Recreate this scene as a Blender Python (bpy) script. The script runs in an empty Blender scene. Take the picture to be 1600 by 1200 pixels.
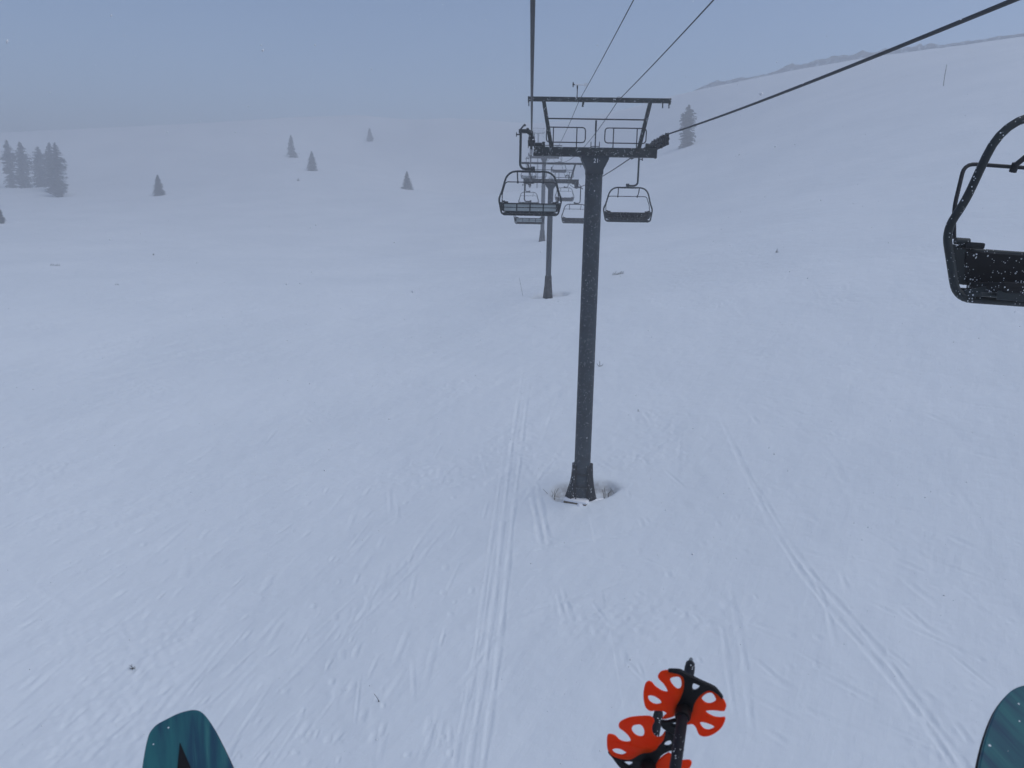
import bpy, bmesh, math, random
import numpy as np
from mathutils import Vector, Matrix

random.seed(7)
S = bpy.context.scene
COL = S.collection
R = math.radians

# ------------------------------------------------------------------ camera
F = 1180.0                       # focal length in pixels of the 1600 x 1200 photograph
PITCH, ROLL = 13.0, 1.0
cam_d = bpy.data.cameras.new("camera")
cam_d.sensor_width = 36.0
cam_d.lens = 36.0 * F / 1600.0
cam_d.clip_start = 0.02
cam_d.clip_end = 4000
cam_d.dof.use_dof = True
cam_d.dof.focus_distance = 4.5
cam_d.dof.aperture_fstop = cam_d.lens / 2.2        # a phone lens: about 2 mm of aperture
cam = bpy.data.objects.new("camera", cam_d)
COL.objects.link(cam)
MR = Matrix.Rotation(R(90 - PITCH), 3, 'X') @ Matrix.Rotation(R(ROLL), 3, 'Z')
cam.matrix_world = MR.to_4x4()
S.camera = cam

# ------------------------------------------------------------------ light
SUN_EL, SUN_AZ = 58.0, 105.0      # azimuth clockwise from the view direction
w = bpy.data.worlds.new("World")
S.world = w
w.use_nodes = True
nt = w.node_tree
sky = nt.nodes.new('ShaderNodeTexSky')
sky.sky_type = 'NISHITA'
sky.sun_disc = False
sky.sun_elevation = R(SUN_EL)
sky.sun_rotation = R(SUN_AZ)
sky.altitude = 3000
sky.air_density = 1.0
sky.dust_density = 1.6
sky.ozone_density = 1.0
bg = nt.nodes['Background']
bg.inputs['Strength'].default_value = 0.14
nt.links.new(sky.outputs[0], bg.inputs['Color'])
sun_d = bpy.data.lights.new("sun", 'SUN')
sun_d.energy = 1.5
sun_d.angle = R(60)
sun_d.color = (1.0, 0.985, 0.955)
sun = bpy.data.objects.new("sun", sun_d)
COL.objects.link(sun)
sd = Vector((math.sin(R(SUN_AZ)) * math.cos(R(SUN_EL)), math.cos(R(SUN_AZ)) * math.cos(R(SUN_EL)), math.sin(R(SUN_EL))))
sun.rotation_euler = sd.to_track_quat('Z', 'Y').to_euler()
sun.location = (0, 0, 80)

S.view_settings.view_transform = 'Standard'
S.view_settings.look = 'None'
S.view_settings.gamma = 1
S.view_settings.exposure = 0.05
S.render.engine = 'CYCLES'
S.cycles.use_denoising = True
S.cycles.max_bounces = 8
S.cycles.volume_bounces = 5
S.cycles.diffuse_bounces = 4
S.cycles.transparent_max_bounces = 8

# ------------------------------------------------------------------ the air
HAZE_DENSITY = 0.0041


# ------------------------------------------------------------------ helpers
def ray(px, py):
    return MR @ Vector(((px - 800) / F, (600 - py) / F, -1.0))


def U(px, py, Y):
    "the point Y metres ahead (horizontally) seen at photograph pixel px, py"
    d = ray(px, py)
    return d * (Y / d.y)


def UZ(px, py, zd):
    "the point at optical depth zd"
    return ray(px, py) * zd


def link(name, me, mat=None, parent=None):
    o = bpy.data.objects.new(name, me)
    COL.objects.link(o)
    if mat is not None:
        if isinstance(mat, (list, tuple)):
            for m in mat:
                me.materials.append(m)
        else:
            me.materials.append(mat)
    if parent is not None:
        o.parent = parent
    return o


def tag(o, label=None, cat=None, group=None, kind=None):
    if label: o['label'] = label
    if cat: o['category'] = cat
    if group: o['group'] = group
    if kind: o['kind'] = kind
    return o


def thing(name, loc, label, cat, group=None, rz=0.0):
    o = bpy.data.objects.new(name, None)
    COL.objects.link(o)
    o.location = loc
    o.rotation_euler = (0, 0, rz)
    o.empty_display_size = 0.3
    return tag(o, label, cat, group)


def copy_tree(o, parent=None):
    c = o.copy()
    COL.objects.link(c)
    if parent is not None:
        c.parent = parent
        c.matrix_parent_inverse = o.matrix_parent_inverse.copy()
    for ch in list(o.children):
        copy_tree(ch, c)
    return c


class MB:
    def __init__(self):
        self.v, self.f, self.m = [], [], []

    def add(self, vs, fs, mi=0):
        n = len(self.v)
        self.v += [tuple(p) for p in vs]
        self.f += [tuple(i + n for i in f) for f in fs]
        self.m += [mi] * len(fs)
        return self

    def box(self, c, s, rot=None, bevel=0.0, mi=0):
        bm = bmesh.new()
        bmesh.ops.create_cube(bm, size=1.0)
        bmesh.ops.scale(bm, vec=Vector(s), verts=bm.verts)
        if bevel:
            bmesh.ops.bevel(bm, geom=list(bm.edges), offset=bevel, segments=2, profile=0.6, affect='EDGES')
        if rot is not None:
            bmesh.ops.transform(bm, matrix=rot.to_4x4(), verts=bm.verts)
        c = Vector(c)
        bm.verts.index_update()
        self.add([v.co + c for v in bm.verts], [[v.index for v in f.verts] for f in bm.faces], mi)
        bm.free()
        return self

    def bar(self, a, b, wd, ht, bevel=0.0, up=(0, 0, 1), mi=0):
        a, b = Vector(a), Vector(b)
        y = (b - a)
        L = y.length
        y.normalize()
        x = y.cross(Vector(up))
        if x.length < 1e-4: x = Vector((1, 0, 0))
        x.normalize()
        z = x.cross(y)
        rot = Matrix((x, y, z)).transposed()
        return self.box((a + b) / 2, (wd, L, ht), rot, bevel, mi)

    def tube(self, pts, r, n=12, caps=True, mi=0):
        pts = [Vector(p) for p in pts]
        rs = r if isinstance(r, (list, tuple)) else [r] * len(pts)
        vs, fs = [], []
        t0 = (pts[1] - pts[0]).normalized()
        ref = Vector((0, 0, 1)) if abs(t0.z) < 0.9 else Vector((1, 0, 0))
        x = t0.cross(ref).normalized()
        for i, p in enumerate(pts):
            if i == 0: t = pts[1] - p
            elif i == len(pts) - 1: t = p - pts[i - 1]
            else: t = (pts[i + 1] - p).normalized() + (p - pts[i - 1]).normalized()
            t.normalize()
            x = (x - t * x.dot(t)).normalized()
            y = t.cross(x)
            for k in range(n):
                a = 2 * math.pi * k / n
                vs.append(p + (x * math.cos(a) + y * math.sin(a)) * rs[i])
        for i in range(len(pts) - 1):
            for k in range(n):
                fs.append((i * n + k, i * n + (k + 1) % n, (i + 1) * n + (k + 1) % n, (i + 1) * n + k))
        if caps:
            fs.append(tuple(range(n - 1, -1, -1)))
            m = (len(pts) - 1) * n
            fs.append(tuple(m + k for k in range(n)))
        return self.add(vs, fs, mi)

    def prism(self, poly, y0, y1, mi=0):
        "poly in x,z extruded from y0 to y1"
        n = len(poly)
        vs = [(p[0], y0, p[1]) for p in poly] + [(p[0], y1, p[1]) for p in poly]
        fs = [tuple(range(n)), tuple(range(2 * n - 1, n - 1, -1))]
        for k in range(n):
            fs.append((k, (k + 1) % n + 0, (k + 1) % n + n, k + n)[::-1])
        return self.add(vs, fs, mi)

    def build(self, name, mat, parent=None, smooth=True):
        me = bpy.data.meshes.new(name)
        me.from_pydata(self.v, [], self.f)
        bm = bmesh.new()
        bm.from_mesh(me)
        bmesh.ops.recalc_face_normals(bm, faces=bm.faces)
        bm.to_mesh(me)
        bm.free()
        if any(self.m):
            me.polygons.foreach_set('material_index', self.m)
        if smooth:
            me.shade_smooth()
            me.set_sharp_from_angle(angle=R(38))
        me.update()
        return link(name, me, mat, parent)


def fillet(pts, rad, n=6):
    "round the inner corners of a polyline"
    pts = [Vector(p) for p in pts]
    out = [pts[0]]
    for i in range(1, len(pts) - 1):
        a, b, c = pts[i - 1], pts[i], pts[i + 1]
        r = rad[i - 1] if isinstance(rad, (list, tuple)) else rad
        d1, d2 = (a - b), (c - b)
        k = min(r, d1.length * 0.49, d2.length * 0.49)
        p, q = b + d1.normalized() * k, b + d2.normalized() * k
        for j in range(n + 1):
            t = j / n
            out.append(p * (1 - t) ** 2 + b * 2 * t * (1 - t) + q * t * t)
    out.append(pts[-1])
    return out


def smooth_closed(pts, sub=4):
    "Catmull-Rom through a closed 2D outline"
    out, n = [], len(pts)
    for i in range(n):
        p0, p1, p2, p3 = (np.array(pts[(i + k) % n], float) for k in (-1, 0, 1, 2))
        for j in range(sub):
            t = j / sub
            out.append(tuple(0.5 * (2 * p1 + (p2 - p0) * t + (2 * p0 - 5 * p1 + 4 * p2 - p3) * t * t + (3 * p1 - p0 - 3 * p2 + p3) * t ** 3)))
    return out


def flat_plate(name, loops, thick, bevel, mat, parent, M, shape=None):
    "a plate with holes: loops are 2D outlines, first one outer; M takes plate space to parent space"
    cu = bpy.data.curves.new(name, 'CURVE')
    cu.dimensions = '2D'
    cu.fill_mode = 'BOTH'
    cu.extrude = thick / 2 - bevel
    cu.bevel_depth = bevel
    cu.bevel_resolution = 2
    cu.offset = -bevel
    for lp in loops:
        sp = cu.splines.new('POLY')
        sp.points.add(len(lp) - 1)
        for i, p in enumerate(lp):
            sp.points[i].co = (p[0], p[1], 0, 1)
        sp.use_cyclic_u = True
    tmp = bpy.data.objects.new(name + "_outline", cu)
    COL.objects.link(tmp)
    dg = bpy.context.evaluated_depsgraph_get()
    me = bpy.data.meshes.new_from_object(tmp.evaluated_get(dg))
    bpy.data.objects.remove(tmp)
    bpy.data.curves.remove(cu)
    me.name = name
    if shape:
        for v in me.vertices:
            v.co = shape(v.co)
    me.transform(M)
    me.materials.clear()
    me.shade_smooth()
    me.set_sharp_from_angle(angle=R(45))
    return link(name, me, mat, parent)


# ------------------------------------------------------------------ materials
def mat_new(name):
    m = bpy.data.materials.new(name)
    m.use_nodes = True
    return m, m.node_tree, m.node_tree.nodes['Principled BSDF']


def mixcol(t, fac, a, b):
    n = t.nodes.new('ShaderNodeMix')
    n.data_type = 'RGBA'
    for sock, val in ((n.inputs[0], fac), (n.inputs[6], a), (n.inputs[7], b)):
        if hasattr(val, 'links') or hasattr(val, 'is_linked'):
            t.links.new(val, sock)
        else:
            sock.default_value = val if not isinstance(val, tuple) else (*val[:3], 1)
    return n.outputs[2]


def ramp(t, src, a, b):
    n = t.nodes.new('ShaderNodeMapRange')
    n.interpolation_type = 'SMOOTHSTEP'
    n.inputs['From Min'].default_value = a
    n.inputs['From Max'].default_value = b
    t.links.new(src, n.inputs['Value'])
    return n.outputs['Result']


def noise(t, scale, detail=4, rough=0.55, vec=None, stretch=None, coord='Object'):
    n = t.nodes.new('ShaderNodeTexNoise')
    n.inputs['Scale'].default_value = scale
    n.inputs['Detail'].default_value = detail
    n.inputs['Roughness'].default_value = rough
    tc = t.nodes.new('ShaderNodeTexCoord')
    out = tc.outputs[coord]
    if stretch:
        if len(stretch) > 3:
            mr_ = t.nodes.new('ShaderNodeMapping')
            mr_.inputs['Rotation'].default_value = (0, 0, stretch[3])
            t.links.new(out, mr_.inputs['Vector'])
            out = mr_.outputs[0]
        mp = t.nodes.new('ShaderNodeMapping')
        mp.inputs['Scale'].default_value = stretch[:3]
        t.links.new(out, mp.inputs['Vector'])
        out = mp.outputs[0]
    t.links.new(out, n.inputs['Vector'])
    return n.outputs['Fac']


def settled_flakes(t, c, frost, scale):
    "single flakes that have stuck to the surface"
    vo = t.nodes.new('ShaderNodeTexVoronoi')
    vo.inputs['Scale'].default_value = scale
    tc = t.nodes.new('ShaderNodeTexCoord')
    t.links.new(tc.outputs['Object'], vo.inputs['Vector'])
    mr = t.nodes.new('ShaderNodeMath')
    mr.operation = 'MULTIPLY'
    mr.inputs[1].default_value = frost
    t.links.new(ramp(t, noise(t, scale * .35, 3), 0.35, 0.72), mr.inputs[0])
    lt = t.nodes.new('ShaderNodeMath')
    lt.operation = 'LESS_THAN'
    t.links.new(vo.outputs['Distance'], lt.inputs[0])
    t.links.new(mr.outputs[0], lt.inputs[1])
    return mixcol(t, lt.outputs[0], c, (0.72, 0.75, 0.77))


def steel(name, col, rough=0.5, var=0.35, frost=0.0, metallic=0.0, frost_scale=60.0):
    m, t, b = mat_new(name)
    n1 = noise(t, 2.5, 5)
    dark = tuple(c * (1 - var) for c in col)
    lite = tuple(c * (1 + var) for c in col)
    c = mixcol(t, ramp(t, n1, 0.3, 0.7), dark, lite)
    n2 = noise(t, 30, 3)
    c = mixcol(t, ramp(t, n2, 0.66, 0.8), c, tuple(min(1, x * 1.9 + 0.01) for x in col))
    if frost:
        c = settled_flakes(t, c, frost, frost_scale)
    t.links.new(c, b.inputs['Base Color'])
    b.inputs['Roughness'].default_value = rough
    b.inputs['Metallic'].default_value = metallic
    b.inputs['Specular IOR Level'].default_value = 0.3
    bp = t.nodes.new('ShaderNodeBump')
    bp.inputs['Strength'].default_value = 0.15
    bp.inputs['Distance'].default_value = 0.01
    t.links.new(n2, bp.inputs['Height'])
    t.links.new(bp.outputs[0], b.inputs['Normal'])
    return m


M_TOWER = steel("tower_paint", (0.024, 0.034, 0.043), 0.6, 0.25, 0.24, frost_scale=24)
M_BEAM = steel("beam_paint", (0.020, 0.026, 0.026), 0.6, 0.3, 0.34, frost_scale=22)
M_HEAD = steel("tower_head_paint", (0.022, 0.030, 0.037), 0.6, 0.25)
M_RAIL = steel("rail_steel", (0.012, 0.014, 0.018), 0.55, 0.2)
M_CHAIR = steel("chair_frame_paint", (0.020, 0.026, 0.027), 0.45, 0.25, 0.30, frost_scale=40)
M_PAD = steel("black_vinyl", (0.003, 0.003, 0.004), 0.75, 0.3, 0.38, frost_scale=42)
M_PANEL = steel("grey_panel", (0.34, 0.38, 0.38), 0.4, 0.12)
M_RUBBER = steel("black_rubber", (0.010, 0.011, 0.013), 0.7, 0.3)
M_GALV = steel("galvanised_steel", (0.22, 0.24, 0.25), 0.45, 0.2, metallic=0.4)
M_ROPE = steel("wire_rope", (0.016, 0.018, 0.022), 0.5, 0.2)
M_WHITE = steel("white_plastic", (0.72, 0.73, 0.74), 0.4, 0.05)
M_PADBASE = steel("tower_pad_cover", (0.006, 0.007, 0.009), 0.8, 0.3, 0.34, frost_scale=13)
M_POLE = steel("pole_shaft_paint", (0.004, 0.005, 0.009), 0.65, 0.2, 0.3, frost_scale=240)
M_BLACKPL = steel("black_basket_plastic", (0.004, 0.004, 0.005), 0.55, 0.2)
M_WOOD = steel("weathered_wood", (0.13, 0.095, 0.06), 0.8, 0.4)
M_TWIG = steel("dead_twig", (0.06, 0.055, 0.045), 0.9, 0.3)
M_STAKE = steel("marker_stake_bamboo", (0.05, 0.045, 0.04), 0.8, 0.3)


def make_orange():
    m, t, b = mat_new("orange_basket_plastic")
    n = noise(t, 40, 4)
    c = mixcol(t, ramp(t, n, 0.3, 0.75), (1.0, 0.072, 0.008), (1.0, 0.105, 0.012))
    t.links.new(c, b.inputs['Base Color'])
    b.inputs['Roughness'].default_value = 0.38
    b.inputs['Specular IOR Level'].default_value = 0.2
    tr = t.nodes.new('ShaderNodeBsdfTranslucent')      # thin plastic: daylight glows through
    t.links.new(c, tr.inputs['Color'])
    mx = t.nodes.new('ShaderNodeMixShader')
    mx.inputs[0].default_value = 0.5
    t.links.new(b.outputs[0], mx.inputs[1])
    t.links.new(tr.outputs[0], mx.inputs[2])
    t.links.new(mx.outputs[0], t.nodes['Material Output'].inputs['Surface'])
    bp = t.nodes.new('ShaderNodeBump')
    bp.inputs['Strength'].default_value = 0.12
    bp.inputs['Distance'].default_value = 0.002
    t.links.new(n, bp.inputs['Height'])
    t.links.new(bp.outputs[0], b.inputs['Normal'])
    return m


M_ORANGE = make_orange()


def make_teal():
    m, t, b = mat_new("teal_topsheet")
    n1 = noise(t, 1.0, 5, 0.6, stretch=(30, 3.2, 1, R(-24)))
    n2 = noise(t, 1.0, 4, 0.6, stretch=(90, 5, 1, R(-24)))
    c = mixcol(t, ramp(t, n1, 0.38, 0.62), (0.026, 0.135, 0.150), (0.018, 0.062, 0.105))
    c = mixcol(t, ramp(t, n2, 0.55, 0.8), c, (0.045, 0.175, 0.180))
    c = settled_flakes(t, c, 0.24, 75)
    t.links.new(c, b.inputs['Base Color'])
    b.inputs['Roughness'].default_value = 0.55
    b.inputs['Specular IOR Level'].default_value = 0.25
    return m


M_TEAL = make_teal()


def make_needles():
    m, t, b = mat_new("spruce_needles")
    n = noise(t, 3.0, 4)
    c = mixcol(t, ramp(t, n, 0.3, 0.7), (0.045, 0.056, 0.047), (0.09, 0.10, 0.085))
    n2 = noise(t, 1.6, 5)
    c = mixcol(t, ramp(t, n2, 0.60, 0.74), c, (0.45, 0.47, 0.50))
    t.links.new(c, b.inputs['Base Color'])
    b.inputs['Roughness'].default_value = 0.8
    return m


M_NEEDLE = make_needles()
M_BARK = steel("spruce_bark", (0.05, 0.04, 0.032), 0.9, 0.3)


def make_snow():
    m, t, b = mat_new("snow")
    at = t.nodes.new('ShaderNodeAttribute')
    at.attribute_name = "dirt"
    big = noise(t, 0.06, 3)
    c = mixcol(t, ramp(t, big, 0.3, 0.7), (0.755, 0.80, 0.835), (0.81, 0.85, 0.88))
    grain = noise(t, 6.0, 5)
    mul = t.nodes.new('ShaderNodeMath')
    mul.operation = 'MULTIPLY'
    t.links.new(at.outputs['Fac'], mul.inputs[0])
    t.links.new(ramp(t, grain, 0.15, 0.75), mul.inputs[1])
    c = mixcol(t, mul.outputs[0], c, (0.30, 0.275, 0.245))
    t.links.new(c, b.inputs['Base Color'])
    b.inputs['Roughness'].default_value = 0.75
    b.inputs['Specular IOR Level'].default_value = 0.2
    wind = noise(t, 1.0, 5, 0.6, stretch=(2.4, 0.35, 1, R(30)))
    fine = noise(t, 9.0, 4, 0.6)
    lump = noise(t, 0.55, 3, 0.5)
    b1 = t.nodes.new('ShaderNodeBump')
    b1.inputs['Strength'].default_value = 1.0
    b1.inputs['Distance'].default_value = 0.026
    t.links.new(wind, b1.inputs['Height'])
    b2 = t.nodes.new('ShaderNodeBump')
    b2.inputs['Strength'].default_value = 0.6
    b2.inputs['Distance'].default_value = 0.010
    t.links.new(fine, b2.inputs['Height'])
    t.links.new(b1.outputs[0], b2.inputs['Normal'])
    b3 = t.nodes.new('ShaderNodeBump')
    b3.inputs['Strength'].default_value = 1.0
    b3.inputs['Distance'].default_value = 0.12
    t.links.new(lump, b3.inputs['Height'])
    t.links.new(b2.outputs[0], b3.inputs['Normal'])
    t.links.new(b3.outputs[0], b.inputs['Normal'])
    return m


M_SNOW = make_snow()


def make_cornice_snow():
    m, t, b = mat_new("shaded_cornice_snow")
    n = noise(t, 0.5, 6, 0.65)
    c = mixcol(t, ramp(t, n, 0.48, 0.66), (0.38, 0.39, 0.41), (0.72, 0.76, 0.79))  # grey patches paint the shade on the cornice's snow wall into its colour
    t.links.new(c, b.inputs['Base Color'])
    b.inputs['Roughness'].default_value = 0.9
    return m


M_CORNICE = make_cornice_snow()
M_FLAKE, _t, _b = mat_new("snowflake")
_b.inputs['Base Color'].default_value = (0.76, 0.77, 0.79, 1)
_b.inputs['Roughness'].default_value = 0.8
M_DRIFT, _t, _b = mat_new("settled_snow")
_b.inputs['Base Color'].default_value = (0.84, 0.85, 0.87, 1)
_b.inputs['Roughness'].default_value = 0.8

# ------------------------------------------------------------------ terrain
T1, T2, T3, T4 = U(908, 776, 28), U(856, 460, 61.6), U(847, 376, 116), U(839, 300, 300)
RIDGE = [(-300, 215, 255), (0, 207, 270), (150, 200, 280), (300, 193, 290), (450, 184, 300), (560, 180, 300), (700, 185, 300),
         (780, 189, 298), (890, 188, 285), (970, 172, 268), (1040, 152, 250), (1110, 136, 240), (1200, 118, 235),
         (1300, 99, 230), (1400, 83, 226), (1500, 71, 222), (1600, 60, 220), (1900, 20, 212)]
RIDGE = [(a, b, c * float(np.interp(a, [850, 1200], [1.36, 1.30]))) for a, b, c in RIDGE]
TREES_PX = [  # px, py base, Y, height px, width px, label
    (21, 293, 168, 74, 24, "leftmost tall dim spruce of the far left clump"),
    (40, 292, 168, 70, 25, "second tall dim spruce from the left edge, joined to the leftmost one"),
    (66, 292, 172, 62, 27, "paler spruce in the gap-side middle of the far left clump"),
    (84, 298, 164, 75, 24, "tall spruce just behind the lowest standing tree of the left clump"),
    (93, 306, 156, 82, 27, "darkest tall spruce standing lowest at the right end of the left clump"),
    (249, 304, 152, 32, 20, "small bumpy conical spruce standing alone right of the left clump"),
    (456, 245, 205, 34, 17, "pale pointed spruce up left of the dense dark small spruce"),
    (488, 265, 178, 30, 18, "dense rounded small spruce below right of the pale pointed one"),
    (578, 219, 245, 19, 11, "tiny faintest spruce high on the slope near the skyline"),
    (636, 295, 165, 29, 19, "small dark spruce with ragged lower branches left of the lift chairs"),
    (0, 348, 118, 27, 19, "small spruce cut by the left edge of the photo"),
    (1073, 228, 140, 62, 24, "tall column shaped spruce right of the numbered tower, behind the haul rope"),
]
TREES_PX = [(a, b, c * (1.55 if c > 130 else 1.35), *d) for a, b, c, *d in TREES_PX]
ctrl = [T1, T2, T3, T4]
for (px, py, Y, *_r) in TREES_PX:
    ctrl.append(U(px, py, Y))
RIDGE_I0 = len(ctrl)
for (px, py, Y) in RIDGE:
    p = U(px, py, Y)
    ctrl.append(p)
    ctrl.append(Vector((p.x * 1.10, p.y * 1.10, p.z - 4 - max(0, p.z) * .06)))
    ctrl.append(Vector((p.x * 1.3, p.y * 1.3, p.z - 14 - max(0, p.z) * .2)))
    ctrl.append(Vector((p.x * 1.7, p.y * 1.7, p.z - 40 - max(0, p.z) * .5)))
for p in [(0, 15, -12.9), (0, 8, -13.9), (-20, 8, -14.6), (20, 8, -12.0), (20, 28, -8.3), (-20, 28, -11.9), (-50, 60, -8.0),
          (34, 60, -0.5), (60, 30, 0.0), (-60, 20, -13.0), (0, -30, -19), (60, -30, -13), (-60, -30, -21), (0, -120, -30),
          (150, -60, -6), (-150, -60, -26), (150, 60, 16), (-150, 60, -12), (90, 140, 25), (300, 0, 20), (-300, 0, -24),
          (-300, 150, -10), (0, -400, -50), (400, -300, -20), (-400, -300, -50)]:
    ctrl.append(Vector(p))
def _phi(r2):
    return 0.5 * r2 * np.log(np.maximum(r2, 1e-12))


def solve_terrain():
    global CX, _W, _n
    CX = np.array([[p.x, p.y] for p in ctrl]) / 100.0
    CZ = np.array([p.z for p in ctrl])
    _n = len(CX)
    A = np.zeros((_n + 3, _n + 3))
    A[:_n, :_n] = _phi(((CX[:, None, :] - CX[None, :, :]) ** 2).sum(-1)) + np.eye(_n) * 2e-4
    A[:_n, _n] = 1
    A[:_n, _n + 1:] = CX
    A[_n, :_n] = 1
    A[_n + 1:, :_n] = CX.T
    _W = np.linalg.solve(A, np.concatenate([CZ, [0, 0, 0]]))


def H(x, y):
    x = np.asarray(x, float).ravel() / 100.0
    y = np.asarray(y, float).ravel() / 100.0
    out = _W[_n] + _W[_n + 1] * x + _W[_n + 2] * y
    for i in range(_n):
        out = out + _W[i] * _phi((x - CX[i, 0]) ** 2 + (y - CX[i, 1]) ** 2)
    return np.maximum(out, -60)


# settle the ridge until the skyline of the slope has the height it should
solve_terrain()
for _it in range(6):
    for i, (px, py, Yr) in enumerate(RIDGE):
        d = ray(px, py)
        t = np.arange(140, 640, 2.5)
        e = H(d.x / d.y * t, t) / t
        k = int(np.argmax(e))
        dz = (d.z / d.y - e[k]) * Yr * .7
        for q in range(4):
            ctrl[RIDGE_I0 + i * 4 + q].z += dz
    solve_terrain()


def h1(x, y):
    return float(H([x], [y])[0])


def G(px, py):
    "where the sight line through a photograph pixel meets the slope"
    d = ray(px, py).normalized()
    t = np.concatenate([np.arange(4, 60, 0.25), np.arange(60, 700, 1.0)])
    z = d.z * t - H(d.x * t, d.y * t)
    k = np.where(z < 0)[0]
    if len(k) == 0:
        return d * 260
    i = max(k[0], 1)
    a = t[i - 1] + (t[i] - t[i - 1]) * z[i - 1] / (z[i - 1] - z[i])
    return d * a


def ground_pt(x, y):
    return Vector((x, y, h1(x, y)))


# grid: polar rows about the spot below the camera, fine where the slope is seen from near
az_f = np.arange(R(-44), R(44), 0.00155)
az = np.concatenate([az_f, np.arange(R(44), R(316) - 0.01, R(2.0))])
rr = np.concatenate([np.linspace(0.4, 8.5, 14), np.exp(np.arange(math.log(9), math.log(85), 0.0026)),
                     np.exp(np.arange(math.log(85), math.log(1000), 0.0075))])
nr, na = len(rr), len(az)
RR, AA = np.meshgrid(rr, az, indexing='ij')
X = (RR * np.sin(AA)).ravel()
Y = (RR * np.cos(AA)).ravel()
Z = H(X, Y)
rng = np.random.default_rng(3)


def vnoise(x, y, s, seed):
    "cheap value noise"
    gx, gy = x / s, y / s
    ix, iy = np.floor(gx).astype(np.int64), np.floor(gy).astype(np.int64)
    fx, fy = gx - ix, gy - iy
    fx, fy = fx * fx * (3 - 2 * fx), fy * fy * (3 - 2 * fy)

    def hsh(a, b):
        k = (a * 374761393 + b * 668265263 + seed * 974711) & 0x7fffffff
        k = ((k ^ (k >> 13)) * 1274126177) & 0x7fffffff
        return ((k ^ (k >> 16)) & 0xffff) / 65535.0
    return (hsh(ix, iy) * (1 - fx) + hsh(ix + 1, iy) * fx) * (1 - fy) + (hsh(ix, iy + 1) * (1 - fx) + hsh(ix + 1, iy + 1) * fx) * fy


NEAR = np.clip(1.4 - RR.ravel() / 150.0, 0, 1)
# large soft undulation, wind-packed ribs that run up the fall line
ca, sa = math.cos(R(35)), math.sin(R(35))
u_, v_ = X * ca - Y * sa, X * sa + Y * ca
Z = Z + (vnoise(X, Y, 9.0, 1) - 0.5) * 0.30 + (vnoise(X, Y, 3.1, 2) - 0.5) * 0.09
Z = Z + (vnoise(u_ / 1.0, v_ / 5.0, 0.55, 4) - 0.5) * 0.030 * NEAR * (0.3 + vnoise(X, Y, 12, 6)) * (X < 3)
Z = Z + (vnoise(X, Y, 0.35, 9) - 0.5) * 0.008 * NEAR
Z = Z + (vnoise(X / 1.0, Y / 4.0, 0.30, 14) - 0.5) * 0.016 * NEAR * vnoise(X, Y, 7, 15)

# churned powder here and there
Z = Z + (vnoise(X, Y, 0.16, 51) - 0.5) * 0.035 * NEAR * np.clip((vnoise(X, Y, 3.4, 52) - 0.62) * 5, 0, 1)
order = np.argsort(Y)
Ysort = Y[order]


def groove(p, q, depth, wid, rim=0.35, fade=0.0, wob=0.0):
    "press one straight piece of track into the snow"
    x0, x1 = min(p[0], q[0]) - 4 * wid, max(p[0], q[0]) + 4 * wid
    y0, y1 = min(p[1], q[1]) - 4 * wid, max(p[1], q[1]) + 4 * wid
    lo, hi = np.searchsorted(Ysort, [y0, y1])
    idx = order[lo:hi]
    idx = idx[(X[idx] > x0) & (X[idx] < x1)]
    if len(idx) == 0: return
    d = np.array([q[0] - p[0], q[1] - p[1]])
    L = np.hypot(*d)
    d = d / max(L, 1e-6)
    rx, ry = X[idx] - p[0], Y[idx] - p[1]
    t = rx * d[0] + ry * d[1]
    s = -rx * d[1] + ry * d[0]
    e = np.clip(np.minimum(t, L - t) / max(fade, 1e-3) + (1.0 if fade == 0 else 0.0), 0, 1)
    inside = (t >= 0) & (t <= L)
    prof = -depth * np.exp(-(s / wid) ** 4) + rim * depth * (np.exp(-((s - 1.9 * wid) / (0.7 * wid)) ** 2) + np.exp(-((s + 1.9 * wid) / (0.7 * wid)) ** 2))
    k = idx[inside]
    DZ[k] = np.where(np.abs(prof[inside] * e[inside]) > np.abs(DZ[k]), prof[inside] * e[inside], DZ[k])


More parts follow.
